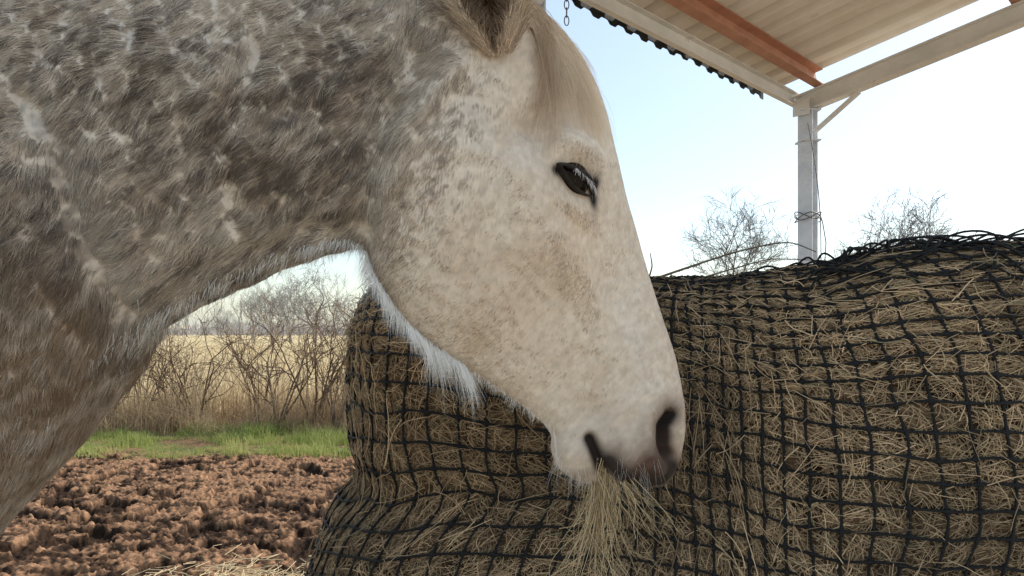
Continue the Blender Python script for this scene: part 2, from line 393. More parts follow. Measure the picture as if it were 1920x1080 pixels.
def bale_pos(i,b_,pillow=True,off=0.):
    i=np.asarray(i,float);b_=np.asarray(b_,float)
    wi=i+1.0*(fbm(i*.12,b_*.10,61,2)-.5)*2+.30*(vn(i*.7,b_*.6,63)-.5)
    # the net bunches up and sags on the smaller, eaten-down lobe
    bun=sm(i,NCOL*.36,NCOL*.46)*(1-sm(i,NCOL*.56,NCOL*.62))
    wb=b_+1.0*(fbm(i*.10+9,b_*.11,62,2)-.5)*2+.30*(vn(i*.65,b_*.7,64)-.5)+.8*np.sin(i*.17+1)+bun*(.9*np.sin(b_*.42+.5)+.8*(fbm(i*.35,b_*.3,69,2)-.5))
    wi=wi+bun*.9*(fbm(i*.3+4,b_*.35,70,2)-.5)
    th=-2*np.pi*wi/NCOL
    zside=1.30
    wb=np.clip(wb,0,NROW)
    z=zside*np.clip(wb/SIDE,0,1)
    q=np.clip((wb-SIDE)/(NROW-SIDE),0,1)
    aa=np.clip(q/.36,0,1)*np.pi/2
    rho=np.where(q<.36,1-.24*(1-np.cos(aa)),.76*(1-(q-.36)/.64))
    zz=z+np.where(q>0,.19*np.sin(aa),0)
    R=radq(th,np.minimum(z+q*.3,1.48))
    x=Cb[0]+R*rho*np.cos(th);y=Cb[1]+R*rho*np.sin(th)
    hz=sm(zz,.9,1.5)
    zz=zz+hz*(.060*sm(x,.35,.75)-.065*sm(x,.82,1.2)-.015*sm(x,.1,.3)+.055*sm(-x,-.12,.15)+.04*(fbm(x*3,y*3,66,3)-.5))
    lump=.07*(fbm(x*3.0,zz*3.0,67,3,z=y*3.0)-.5)
    dirx=np.cos(th)*(1-hz*.5);diry=np.sin(th)*(1-hz*.5)
    du=(x-.27)/.10;dz=(zz-1.16)/.12
    tuck=.03*np.exp(-(du*du+dz*dz))*(y<1.6)
    hol=-.05*np.exp(-(((x-.05)/.16)**2+((zz-1.22)/.10)**2))*(y<1.6)
    fold=-.03*np.exp(-((zz-1.13-.05*np.sin(x*6))/.04)**2)*sm(-x,-.2,.1)
    o=lump+tuck+fold+hol+off
    if pillow:
        fi=np.abs(np.sin(np.pi*i))**.7;fb=np.abs(np.sin(np.pi*b_))**.7
        o=o+.002*(fi*fb)-.011+.010*(fbm(i*1.7,b_*1.7,68,4)-.5)
    x=x+dirx*o;y=y+diry*o;zz=zz+o*sm(q,.0,.4)
    return np.stack([x,y,zz],-1)
ii=np.arange(NCOL*SUB)/SUB;bb=np.arange(0,NROW*SUB+1)/SUB
B,I=np.meshgrid(bb,ii,indexing='ij')
VB=bale_pos(I,B)
n=fbm(VB[...,0]*30,VB[...,2]*30,81,4,z=VB[...,1]*30)
cA=np.array([.05,.031,.018]);cB=np.array([.24,.155,.09])
Cc=cA+(cB-cA)*sm(n,.3,.7)[...,None]
quadmesh('hay',VB,grid_faces(len(bb),len(ii),True),M_hay,bale,True,Cc.reshape(-1,3))
parts=[]
q=np.arange(0,NROW-3+.001,.2)
Q,Ic=np.meshgrid(q,np.arange(NCOL),indexing='xy')
P=bale_pos(Ic,Q,False,.0078+.005*vn(Ic*3.3,Q*1.1,5))
Rr=.0021*(1+1.0*np.exp(-((Q-np.round(Q))/.14)**2))
parts.append(tubes(P,Rr,6))
qi=np.arange(0,NCOL+.001,.2)
Ir,Br=np.meshgrid(qi,np.arange(3,NROW-2),indexing='xy')
P=bale_pos(Ir%NCOL,Br,False,.0083+.005*vn(Ir%NCOL*1.1,Br*3.3,6))
Rr=.0021*(1+1.0*np.exp(-((Ir-np.round(Ir))/.14)**2))
parts.append(tubes(P,Rr,6))
r=np.random.default_rng(12)
L=[]
for k in range(60):
    i0=r.uniform(1,NCOL*.22);b0=r.uniform(SIDE+7,SIDE+12);t=np.linspace(0,1,24)
    di=r.uniform(-7,7);db=r.uniform(-2.5,2.5)
    P=bale_pos((i0+di*t)%NCOL,np.clip(b0+db*t+.6*np.sin(t*9+k),SIDE+4,NROW-4),False,.012)
    P[:,2]+=.020*np.abs(np.sin(t*np.pi*r.integers(1,4)))*r.uniform(.3,1)
    if np.abs(np.diff(P,axis=0)).max()<.15: L.append(P)
parts.append(tubes(np.array(L),.0019,5))
V,f=join(parts)
quadmesh('net',V,f,M_net,bale)
def straw_on(N,seed,i0,i1,b0,b1,L0,L1,rr,offm,o0=.0,cvs=.22):
    r=np.random.default_rng(seed)
    i=r.uniform(i0,i1,N);b_=r.uniform(b0,b1,N)
    an=r.normal(0,.9,N)+np.where(r.random(N)<.3,np.pi/2,0);L=r.uniform(L0,L1,N)/CELL
    cv=r.normal(0,cvs,N)
    t=np.linspace(-.5,.5,4)
    I=i[:,None]+L[:,None]*(np.cos(an)[:,None]*t-np.sin(an)[:,None]*cv[:,None]*t*t)
    Bq=b_[:,None]+L[:,None]*(np.sin(an)[:,None]*t+np.cos(an)[:,None]*cv[:,None]*t*t)
    Bq=np.clip(Bq,0,NROW-1)
    P=bale_pos(I%NCOL,Bq,False,0*I)
    Lp=P[:,:1]+(P[:,-1:]-P[:,:1])*np.linspace(0,1,4)[None,:,None];P=P*.5+Lp*.5
    c=P.mean(1)-np.array([Cb[0],Cb[1],.8]);c[:,2]*=.4;c/=np.linalg.norm(c,axis=1,keepdims=True)
    pil=(np.abs(np.sin(np.pi*I))*np.abs(np.sin(np.pi*Bq)))**.7
    dep=r.uniform(0,1,N)**1.2
    of=o0+dep[:,None]*offm+.007*pil-.006+r.normal(0,.0020,(N,4))
    P=P+c[:,None,:]*of[...,None]
    m=np.clip(r.random((N,1))**1.3*.75+.3*dep[:,None],0,1)
    pt=sm(fbm(i*.22,b_*.22,88,3),.3,.7)[:,None]
    C=(np.array([.10,.062,.036])*(1-m)+np.array([.86,.63,.39])*m)*(.72+.45*pt)
    C=np.where(r.random((N,1))<.03,np.array([.30,.28,.17]),C)
    return P,rr*r.uniform(.5,1.4,(N,1))*np.ones((1,4)),C
A=straw_on(135000,1,-3,NCOL*.62,10,SIDE+14,.014,.058,.00050,.011)
hair('straw',*A,M_straw,bale)
A=straw_on(3400,2,0,NCOL*.58,10,SIDE+13,.025,.10,.00055,.018,.011,.35)
hair('loose_straw',*A,M_straw,bale)
def stalk(pts,rad,label):
    pts=np.array(pts,float);n=len(pts);t=np.linspace(0,n-1,30)
    P=np.stack([np.interp(t,range(n),pts[:,k]) for k in range(3)],-1)
    for _ in range(6):P[1:-1]=(P[:-2]+P[1:-1]*2+P[2:])/4
    V,f=tubes(P[None],(rad*np.linspace(1,.4,30))[None],5)
    o=quadmesh('dry_stalk',V,f,noisemat('dry_stalk_skin',(.12,.09,.06),(.30,.23,.15),60,.8,0));o["label"]=label;o["category"]="stalk";o["group"]="dry stalks poking out of the bale"
stalk([(.27,1.40,1.488),(.34,1.42,1.512),(.44,1.43,1.545),(.54,1.44,1.565),(.60,1.46,1.545)],.0026,'long dry hay stalk arching over the bale top')  # arching stalk of hay
stalk([(.25,1.38,1.47),(.262,1.38,1.51),(.258,1.38,1.535)],.002,'short stiff stalk standing up from the bale')
stalk([(.36,1.40,1.49),(.48,1.38,1.525),(.60,1.38,1.52)],.0016,'thin dry stalk lying across the bale top')

# ================================================================= HORSE
def ymid(u): return .88+.17*sm(np.asarray(u,float),720,1270)
def W(u,v):
    y=ymid(u);return np.stack([(u-CU)/F*y,y+0*u,H+(CV-v)/F*y],-1)
sec=np.array([
 (-2680,560,-2680,800,.03,0,0),(-2640,440,-2640,900,.13,0,0),(-2430,271,-2430,1149,.22,.1,0),(-1968,160,-1968,1280,.28,.1,0),(-1351,230,-1351,1370,.31,.1,.1),(-800,150,-760,1390,.27,.25,.15),
 (-430,20,-270,1310,.235,.35,.2),(-170,-60,-35,1010,.205,.35,.15),(40,-70,112,850,.175,.35,.15),(190,-70,215,700,.145,.3,.15),(340,-70,325,600,.122,.3,.15),
 (500,-70,470,528,.105,.3,.15),(640,-70,572,486,.096,.25,.2),(770,-60,640,468,.092,.2,.25),(880,-40,690,472,.094,.15,.3),(965,-10,710,520,.098,.05,.33),
 (1040,50,742,578,.104,0,.36),(1095,120,788,632,.106,0,.38),(1130,200,842,674,.106,0,.38),(1152,290,900,706,.099,0,.36),(1175,380,935,730,.087,0,.33),
 (1198,455,968,752,.074,.05,.28),(1220,530,998,776,.064,.08,.2),(1243,600,1022,798,.057,.08,.1),(1262,660,1034,818,.054,.05,.05),(1276,720,1036,848,.055,0,0),
 (1282,775,1058,882,.057,0,.05),(1280,825,1100,902,.056,0,.08),(1270,865,1138,884,.050,0,.05),(1256,892,1170,897,.040,0,.05),(1240,906,1196,909,.026,0,0),(1222,911,1210,912,.006,0,0)],float)
def cr(P,n):
    m=len(P);d=np.linalg.norm(np.diff((P[:,:2]+P[:,2:4])/2,axis=0),axis=1)+np.linalg.norm(np.diff(P[:,2:4],axis=0),axis=1)*.5+np.linalg.norm(np.diff(P[:,:2],axis=0),axis=1)*.5
    s=np.concatenate([[0],np.cumsum(d)])
    tg=np.zeros_like(P)
    for i in range(m):
        if i==0:tg[i]=(P[1]-P[0])/(s[1]-s[0])
        elif i==m-1:tg[i]=(P[-1]-P[-2])/(s[-1]-s[-2])
        else:
            a=(P[i]-P[i-1])/(s[i]-s[i-1]);b_=(P[i+1]-P[i])/(s[i+1]-s[i])
            w0=s[i+1]-s[i];w1=s[i]-s[i-1];tg[i]=(a*w0+b_*w1)/(w0+w1)
    sv=s[6]
    q=np.concatenate([np.linspace(0,sv,60,endpoint=False),np.linspace(sv,s[-1],n-60)])
    k=np.clip(np.searchsorted(s,q,side='right')-1,0,m-2);h=(s[k+1]-s[k]);t=((q-s[k])/h)[:,None];h=h[:,None]
    return (2*t**3-3*t**2+1)*P[k]+(t**3-2*t**2+t)*h*tg[k]+(-2*t**3+3*t**2)*P[k+1]+(t**3-t**2)*h*tg[k+1]
NS=680;NT=300
S=cr(sec,NS)
top=W(S[:,0],S[:,1]);bot=W(S[:,2],S[:,3])
ph=np.arange(NT)*2*np.pi/NT
mid=(top+bot)/2;half=(top-bot)/2
c=np.cos(ph);s=np.sin(ph)
cc=np.sign(c)*np.abs(c)**.95
V=mid[:,None]+half[:,None]*cc[None,:,None]
wid=np.maximum(S[:,4],.002)[:,None]*np.sign(s)*np.abs(s)**.85
wid=wid*(1-S[:,5][:,None]*np.clip(c,0,1)**1.0*.9)*(1-S[:,6][:,None]*np.clip(-c,0,1)*1.0)
V[...,1]-=wid
def normals(V):
    a=np.roll(V,-1,1)-np.roll(V,1,1);b_=np.gradient(V,axis=0)
    n=np.cross(a,b_);n/=np.linalg.norm(n,axis=2,keepdims=True)+1e-12
    return n
N0=normals(V)
cen=V.mean(1,keepdims=True)
if np.mean(np.sum(N0*(V-cen),-1))<0:N0=-N0
pu=CU+V[...,0]/V[...,1]*F;pv=CV-(V[...,2]-H)/V[...,1]*F
mir=(-np.arange(NT))%NT
far=(s<0)
pu[:,far]=pu[:,mir[far]];pv[:,far]=pv[:,mir[far]]
def gs(u0,v0,ru,rv,ang=0):
    a=math.radians(ang);x=(pu-u0)*math.cos(a)+(pv-v0)*math.sin(a);y=-(pu-u0)*math.sin(a)+(pv-v0)*math.cos(a)
    return np.exp(-((x/ru)**2+(y/rv)**2))
def plate(u0,v0,ru,rv,ang=0,soft=.25):
    a=math.radians(ang);x=(pu-u0)*math.cos(a)+(pv-v0)*math.sin(a);y=-(pu-u0)*math.sin(a)+(pv-v0)*math.cos(a)
    return 1-sm(np.sqrt((x/ru)**2+(y/rv)**2),1-soft,1+soft)
def dseg(pts):
    best=np.full(pu.shape,1e9)
    for (a,b_),(c_,d) in zip(pts[:-1],pts[1:]):
        vx,vy=c_-a,d-b_;t=np.clip(((pu-a)*vx+(pv-b_)*vy)/(vx*vx+vy*vy),0,1)
        best=np.minimum(best,np.hypot(pu-a-vx*t,pv-b_-vy*t))
    return best
sf=np.abs(s)[None]**.5
D=np.zeros(pu.shape)
D+=.020*plate(850,420,175,200,-35,.34)
D-=.018*np.exp(-(dseg([(780,90),(705,260),(685,400),(690,460)])/34)**2)
D+=.014*np.exp(-(dseg([(850,130),(760,230),(735,330)])/26)**2)
D+=.019*gs(1070,272,62,30,35)
D-=.018*gs(1005,235,45,36,30)
D-=.006*gs(1088,345,40,24,35)
D+=.006*gs(1065,390,50,22,35)
D-=.003*gs(1080,425,50,18,35)
D+=.011*gs(1075,500,34,110,-32)
D-=.014*gs(1160,560,42,105,-15)
D-=.013*gs(1012,590,58,90,-25)
D+=.005*gs(1225,735,40,26,0)
D+=.010*np.exp(-(dseg([(1210,775),(1206,805),(1216,850),(1236,880)])/14)**2)
D-=.018*np.exp(-(dseg([(1258,778),(1245,798),(1243,835),(1250,852)])/10)**2)
D-=.014*np.exp(-(dseg([(1105,822),(1114,840),(1128,875),(1140,900)])/10)**2)
D+=.011*gs(1066,850,30,42)
D+=.013*gs(1172,852,38,44)
D+=.007*gs(1150,760,50,40)
D-=.007*gs(1112,775,32,30)
D+=.0012*gs(1180,860,60,50)*np.sin(pu*.35+pv*.2)
D+=.010*gs(560,300,240,80,20)
D-=.012*np.exp(-(dseg([(680,430),(560,440),(400,505),(270,590)])/26)**2)
D-=.016*np.exp(-(dseg([(60,200),(110,330),(170,480),(260,620)])/36)**2)
D+=.020*gs(30,560,130,230,-15)
D+=.014*gs(150,700,70,120,15)
D+=.010*gs(300,120,180,70,10)
D-=.012*np.exp(-(dseg([(480,90),(420,260),(440,420)])/28)**2)
D+=.008*np.exp(-(dseg([(305,630),(370,590),(460,555),(520,525)])/9)**2)
D-=.008*np.exp(-(dseg([(320,610),(380,570),(450,540)])/7)**2)
vis=sm(pu,-500,-100);fkk=sm(pu+.45*pv,820,1050)
D+=vis*.010*(fbm(pu/60,pv/60,91,3)-.5)*(1-.5*fkk)+.0022*vis*(fbm(pu/18,pv/18,92,2)-.5)*(1-.95*fkk)
V=V+N0*(D*sf)[...,None]
Nn=normals(V)
if np.mean(np.sum(Nn*N0,-1))<0:Nn=-Nn
fl=np.array([(100,60,-.85,.4),(500,60,-.8,.5),(750,120,-.8,.55),(300,250,-.6,.8),(600,250,-.75,.6),(100,400,-.4,.9),(300,450,-.75,.6),(550,430,-.85,.45),(60,700,-.2,1),(200,750,-.1,1),
 (780,350,-.55,.8),(900,250,-.55,.8),(900,450,-.75,.6),(850,600,-.8,.4),(1000,350,-.75,.6),(1000,550,-.8,.5),(1100,200,-.3,.95),(1050,120,-.4,.9),(1150,450,-.15,1),(1120,600,-.5,.85),(1200,650,-.1,1),(1050,750,-.5,.8),(1220,800,0,1),(900,120,-.6,.8)],float)
def flow(u,v):
    sx=0;sy=0
    for a in fl:
        w=1/(((u-a[0])**2+(v-a[1])**2)+60**2)**1.5;sx=sx+w*a[2];sy=sy+w*a[3]
    n=np.hypot(sx,sy);sx/=n;sy/=n
    fk=sm(u+.45*v,820,1050)
    ang=(fbm(u/55,v/55,95,2)-.5)*1.5*(1-fk)+(fbm(u/60,v/60,96,2)-.5)*.8*fk
    return sx*np.cos(ang)-sy*np.sin(ang),sx*np.sin(ang)+sy*np.cos(ang)
def G(u,v,u0,v0,ru,rv,ang=0):
    a=math.radians(ang);x=(u-u0)*math.cos(a)+(v-v0)*math.sin(a);y=-(u-u0)*math.sin(a)+(v-v0)*math.cos(a)
    return np.exp(-((x/ru)**2+(y/rv)**2))
def DS(u,v,pts):
    best=np.full(u.shape,1e9)
    for (a,b_),(c_,d) in zip(pts[:-1],pts[1:]):
        vx,vy=c_-a,d-b_;t=np.clip(((u-a)*vx+(v-b_)*vy)/(vx*vx+vy*vy),0,1)
        best=np.minimum(best,np.hypot(u-a-vx*t,v-b_-vy*t))
    return best
def mixc(C,c2,w):
    w=np.clip(w,0,1)[...,None];return C*(1-w)+np.array(c2)*w
def coat(u,v):
    C=np.broadcast_to(np.array([.73,.635,.535]),u.shape+(3,)).copy()
    al=(-u*.8+v*.6);ac=(u*.6+v*.8)
    st=fbm(al/32,ac/10,101,4);st2=fbm(al/16,ac/4.2,102,3)
    patch=fbm(u/110,v/110,103,3)
    neck=1-sm(u+.45*v,790,960)
    dk=.9*G(u,v,610,140,150,60,-20)+.6*G(u,v,300,225,180,80,10)+.75*G(u,v,500,320,140,45,35)+.5*G(u,v,650,270,120,50,-20)+.5*G(u,v,60,430,180,130)+.3*G(u,v,200,90,250,60)+.4*G(u,v,100,650,170,230)
    m2=sm(fbm(al/60,ac/30,105,4)+.14*dk,.42,.72)*neck
    C=mixc(C,(.40,.29,.205),m2*.55)
    m=sm(st*1.0+st2*.80+patch*.25+dk*.30,.98,1.34)*neck
    C=mixc(C,(.15,.115,.092),m*.85)
    low=(1-sm(u,120,330))*sm(v,380,650)
    C=mixc(C,(.42,.29,.185),low*(.25+.5*sm(st,.35,.65)))
    C=mixc(C,(.84,.78,.71),.5*np.exp(-(DS(u,v,[(60,180),(130,300),(190,450),(280,600),(300,640)])/35)**2)*sm(st2+.2*st,.35,.7))
    face=sm(u+.45*v,880,1080)
    C=mixc(C,(.775,.645,.515),face*.97)
    C=mixc(C,(.58,.425,.29),face*.40*sm(fbm(u/80,v/80,121,3),.42,.70))
    C=mixc(C,(.86,.78,.69),face*.32*sm(fbm(al/18,ac/5,122,3),.5,.72))
    C=mixc(C,(.50,.38,.28),face*.28*sm(fbm(al/14,ac/4,123,3),.52,.72))
    fr=sm(st2,.54,.70)*sm(u+.45*v,830,970)*(.9*G(u,v,820,330,80,150,0)+.8*G(u,v,890,190,85,65)+.8*G(u,v,750,430,60,100)+.2*G(u,v,950,400,90,120))
    C=mixc(C,(.26,.195,.15),fr*.8)
    C=mixc(C,(.70,.48,.28),.35*G(u,v,1085,470,45,70,-10)*(.4+.8*st2))
    C=mixc(C,(.62,.45,.32),.38*G(u,v,1000,640,140,50,40)*(.4+.9*st)+.3*G(u,v,960,480,100,70,-30)*(.4+.9*st))
    C=mixc(C,(.70,.53,.37),.38*G(u,v,1060,90,60,110,-25))
    C=mixc(C,(.84,.78,.71),.40*G(u,v,1130,250,60,110,-10)+.4*G(u,v,990,290,50,40)+.3*G(u,v,1190,600,25,110,-12))
    C=mixc(C,(.64,.54,.46),.55*G(u,v,1130,790,90,60)+.3*G(u,v,1070,850,40,40))
    sp=sm(vn(u/4.2,v/4.2,107),.86,.94)*(G(u,v,1000,560,280,260)*.28+.4*G(u,v,1120,760,80,80))
    C=mixc(C,(.26,.19,.15),sp)
    C=mixc(C,(.17,.11,.085),.9*np.exp(-(DS(u,v,[(1254,770),(1240,798),(1240,835),(1248,860)])/26)**2))
    C=mixc(C,(.02,.014,.012),1.9*np.exp(-(DS(u,v,[(1260,778),(1247,798),(1246,835),(1252,850)])/11)**2))
    C=mixc(C,(.13,.082,.064),.95*G(u,v,1222,862,40,46)+.65*G(u,v,1180,884,50,26)+.4*G(u,v,1148,845,32,32)+.4*G(u,v,1090,890,28,16))
    C=mixc(C,(.05,.036,.03),1.2*np.exp(-(DS(u,v,[(1140,862),(1168,890),(1205,905),(1238,900),(1260,875)])/18)**2))
    C=mixc(C,(.04,.03,.027),1.4*np.exp(-(DS(u,v,[(1106,824),(1114,842),(1126,875)])/13)**2))
    C=mixc(C,(.02,.018,.018),1.5*np.exp(-(DS(u,v,[(1044,318),(1075,325),(1112,342)])/11)**2)+1.3*G(u,v,1116,368,8,26))
    return C
Cv=coat(pu,pv)
horse=thing('horse',(-1.4,.88,0),'shaggy dappled grey horse pulling hay from a netted bale','horse')
parts=[(V.reshape(-1,3),grid_faces(NS,NT))]
cols=[Cv.reshape(-1,3)*.95]
def leg(pts,rr):
    P=np.array(pts,float)[None];V_,f_=tubes(P,np.array(rr)[None],20);parts.append((V_,f_));cols.append(np.tile([.35,.28,.22],(len(V_),1)))
for sy in(-1,1):
    y=.88+sy*.15
    leg([(-.88,y,1.15),(-.88,y,.95),(-.87,y,.75),(-.86,y,.55),(-.86,y,.50),(-.87,y,.45),(-.87,y,.22),(-.86,y,.16),(-.83,y,.09),(-.82,y,.07),(-.81,y,0)],[.12,.10,.07,.05,.056,.045,.034,.042,.036,.055,.068])
    leg([(-2.0,y,1.3),(-1.95,y,1.0),(-1.93,y,.85),(-2.05,y,.68),(-2.18,y,.55),(-2.17,y,.48),(-2.13,y,.22),(-2.12,y,.16),(-2.08,y,.09),(-2.07,y,.07),(-2.06,y,0)],[.18,.16,.11,.07,.055,.05,.036,.043,.036,.055,.068])
Vh,Fh=join(parts)
body=quadmesh('body',Vh,Fh,M_coat,horse,True,np.concatenate(cols))
def fursample(N,seed,umin=-150):
    r=np.random.default_rng(seed)
    e1=np.linalg.norm(V[1:]-V[:-1],axis=2);e2=np.linalg.norm(np.roll(V,-1,1)-V,axis=2)[:-1]
    A=e1*e2;A=A*(pu[:-1]>umin)
    nearw=np.where(s[None]>-.15,1.,.2);A=A*nearw
    p=(A/A.sum()).ravel();k=r.choice(len(p),N,p=p)
    i=k//NT;j=k%NT;a=r.random(N)[:,None];b_=r.random(N)[:,None];j2=(j+1)%NT
    def ip(X):
        if X.ndim==2:X=X[...,None]
        return (X[i,j]*(1-a)+X[i+1,j]*a)*(1-b_)+(X[i,j2]*(1-a)+X[i+1,j2]*a)*b_
    return ip(V),ip(Nn),ip(pu)[:,0],ip(pv)[:,0],r
def eyeclear(u,v):return (DS(u,v,[(1052,324),(1085,338),(1112,352)])<22)|(DS(u,v,[(1114,352),(1117,380)])<4)|(DS(u,v,[(1260,780),(1248,798),(1247,848)])<7)|(DS(u,v,[(1108,826),(1114,840),(1126,872)])<7)
def fur(N,seed):
    P0,Nm,u,v,r=fursample(N,seed)
    k=~eyeclear(u,v);P0=P0[k];Nm=Nm[k];u=u[k];v=v[k];N=len(u)
    fx,fy=flow(u,v)
    an=r.normal(0,.24,N);fx,fy=fx*np.cos(an)-fy*np.sin(an),fx*np.sin(an)+fy*np.cos(an)
    d=np.stack([fx,np.zeros(N),-fy],-1);d-=Nm*np.sum(d*Nm,-1,keepdims=True);d/=np.linalg.norm(d,axis=1,keepdims=True)+1e-9
    facek=sm(u+.45*v,820,1050)
    L=(.0150-.0078*facek-.0038*sm(v,650,850)*facek)*r.uniform(.6,1.3,N)
    cl=fbm(u/9,v/9,111,2)
    lift=(.12+.34*cl)*(1-facek)+(.12+.16*cl)*facek
    t=np.linspace(0,1,4)
    P=P0[:,None]-Nm[:,None]*.001+d[:,None]*(L[:,None]*t)[...,None]+Nm[:,None]*((L*lift)[:,None]*(t-.55*t*t))[...,None]
    P[...,2]-=(L[:,None]*.12*t*t)
    C=coat(u+r.normal(0,2.2,N),v+r.normal(0,2.2,N))*r.uniform(.62,1.26,(N,1))
    gi=r.random((N,1))<.10;C=np.where(gi,C*.45,C)
    R=(.00028)*(1-.7*t)[None]*r.uniform(.7,1.3,(N,1))
    return P,R,np.clip(C,0,.95)
hair('coat',*fur(370000,3),M_fur,horse)
def along(pts,N,r,sp=0.):
    pts=np.array(pts,float);d=np.linalg.norm(np.diff(pts,axis=0),axis=1);cum=np.concatenate([[0],np.cumsum(d)]);q=r.uniform(0,cum[-1],N)
    return np.interp(q,cum,pts[:,0]),np.interp(q,cum,pts[:,1])
r=np.random.default_rng(21)
def wisps(pts,N,L0,L1,dr,col,rad=.0002,ysp=.03,inset=8,seedv=0):
    u,v=along(pts,N,r);v=v-inset*r.random(N)-4
    P0=W(u,v);P0[:,1]+=r.normal(0,ysp,N)-.01
    L=r.uniform(L0,L1,N)*(.3+1.2*fbm(u/9,v*0,55+seedv,2))
    d=np.array(dr,float);d=d/np.linalg.norm(d);D_=d+r.normal(0,.2,(N,3))+((fbm(u/14,v*0+3,56,2)-.5)*1.2)[:,None]*np.array([1,0,0])
    t=np.linspace(0,1,5)
    P=P0[:,None]+D_[:,None]*(L[:,None]*t)[...,None];P[...,2]-=L[:,None]*.3*t*t
    C=np.array(col)*r.uniform(.75,1.15,(N,1))
    return P,rad*(1-.8*t)[None]*np.ones((N,1)),np.clip(C,0,.97)
A=[wisps([(690,482),(708,515),(738,570)],700,.010,.028,(-.05,-.1,-1),(.95,.94,.92)),
   wisps([(715,540),(760,598),(790,632)],700,.010,.028,(.1,-.1,-1),(.95,.94,.92),.00017),
   wisps([(775,620),(820,655),(880,695)],1200,.010,.034,(.15,-.1,-1),(.95,.93,.90),.00017),
   wisps([(885,698),(960,748),(1030,797)],600,.004,.010,(-.25,-.1,-1),(.86,.79,.71),.00016),
   wisps([(572,486),(640,468),(690,472)],500,.005,.012,(-.4,-.1,-1),(.90,.88,.86)),
   wisps([(112,850),(215,700),(325,600),(470,528),(572,486)],1400,.005,.012,(-.3,-.1,-1),(.90,.86,.80)),
   wisps([(1036,800),(1040,850),(1064,880),(1105,901)],520,.005,.016,(-.2,-.1,-1),(.84,.78,.72),.00014,.02)]
hair('beard',*[np.concatenate([a[i] for a in A]) for i in range(3)],M_fur,horse)  # pale throat hair, whitened further so its colour carries the backlit rim
near=(s>=0)
def locate(u,v):
    m=near;d=(pu[:,m]-u)**2+(pv[:,m]-v)**2;k=np.argmin(d);i,j=np.unravel_index(k,d.shape)
    jj=np.where(m)[0][j];return V[i,jj].copy(),Nn[i,jj].copy()
wl=[]
for k in range(70):
    if k<38: u,v=r.uniform(1045,1105),r.uniform(845,893)
    else: u,v=r.uniform(1150,1225),r.uniform(850,900)
    p,n_=locate(u,v);L=r.uniform(.012,.035);d=n_*.7+np.array([r.normal(0,.3),-.1,-.8]);d/=np.linalg.norm(d)
    t=np.linspace(0,1,5)[:,None];wl.append(p+d*L*t+np.array([0,0,-.3])*L*t*t)
hair('whiskers',np.array(wl),.00012*np.linspace(1,.3,5)[None]*np.ones((len(wl),1)),np.array([.75,.7,.66])*np.ones((len(wl),1)),M_fur,horse)
# ---- forelock
N=1500;q=r.random(N)
u0=945+75*q+r.normal(0,6,N);v0=-30+72*q+r.normal(0,8,N)
t=np.linspace(0,1,9)
cid=np.floor(q*30+r.normal(0,.25,N));hc=_h((cid+50).astype(np.int64)*7919);hc2=_h((cid+50).astype(np.int64)*104729+5)
end_u=1000+hc*170+r.normal(0,12,N);end_v=80+hc2*240+r.normal(0,24,N)
mu=1000+60*hc2+45*q+r.normal(0,9,N);mv=10+90*hc+r.normal(0,9,N)
U=(u0[:,None]*(1-t)**2+2*mu[:,None]*t*(1-t)+end_u[:,None]*t**2)+r.normal(0,5,(N,1))*np.sin(t*6+r.uniform(0,6,(N,1)));Vv=(v0[:,None]*(1-t)**2+2*mv[:,None]*t*(1-t)+end_v[:,None]*t**2)
lim=np.interp(Vv,[-60,-20,50,120,200,290,380],[930,975,1042,1097,1132,1152,1172])+r.uniform(-25,14,(N,1))
U=np.minimum(U,lim)
fu=pu[:,near].ravel();fv=pv[:,near].ravel();FV=V[:,near].reshape(-1,3)
sel=(fu>820)&(fu<1200)&(fv>-120)&(fv<420);fu=fu[sel];fv=fv[sel];FV=FV[sel]
ysurf=np.full((80,110),np.nan)
bi=((fv+120)/8).astype(int).clip(0,79);bj=((fu-820)/4).astype(int).clip(0,109)
order=np.argsort(-FV[:,1]);ysurf[bi[order],bj[order]]=FV[order,1]
import warnings
warnings.simplefilter('ignore')
for _ in range(12):
    nn=np.isnan(ysurf)
    if not nn.any():break
    sh_=np.stack([np.roll(ysurf,1,0),np.roll(ysurf,-1,0),np.roll(ysurf,1,1),np.roll(ysurf,-1,1)])
    av=np.nanmean(sh_,0);ysurf[nn]=av[nn]
ysurf=np.nan_to_num(ysurf,nan=.95)
ys=ysurf[((Vv+120)/8).astype(int).clip(0,79),((U-820)/4).astype(int).clip(0,109)]
ys=np.minimum(ys,ymid(U)+.02)
for _ in range(2): ys[:,1:-1]=(ys[:,:-2]+ys[:,1:-1]+ys[:,2:])/3
ys=ys-.005-r.uniform(0,.008,(N,1))
P=np.stack([(U-CU)/F*ys,ys,H+(CV-Vv)/F*ys],-1)
m=np.clip(r.random((N,1))*.4+.7*hc[:,None],0,1);C=np.array([.46,.30,.18])*(1-m)+np.array([.95,.84,.68])*m
hair('forelock',P,.00023*(1-.75*t)[None]*np.ones((N,1)),C,M_fur,horse)
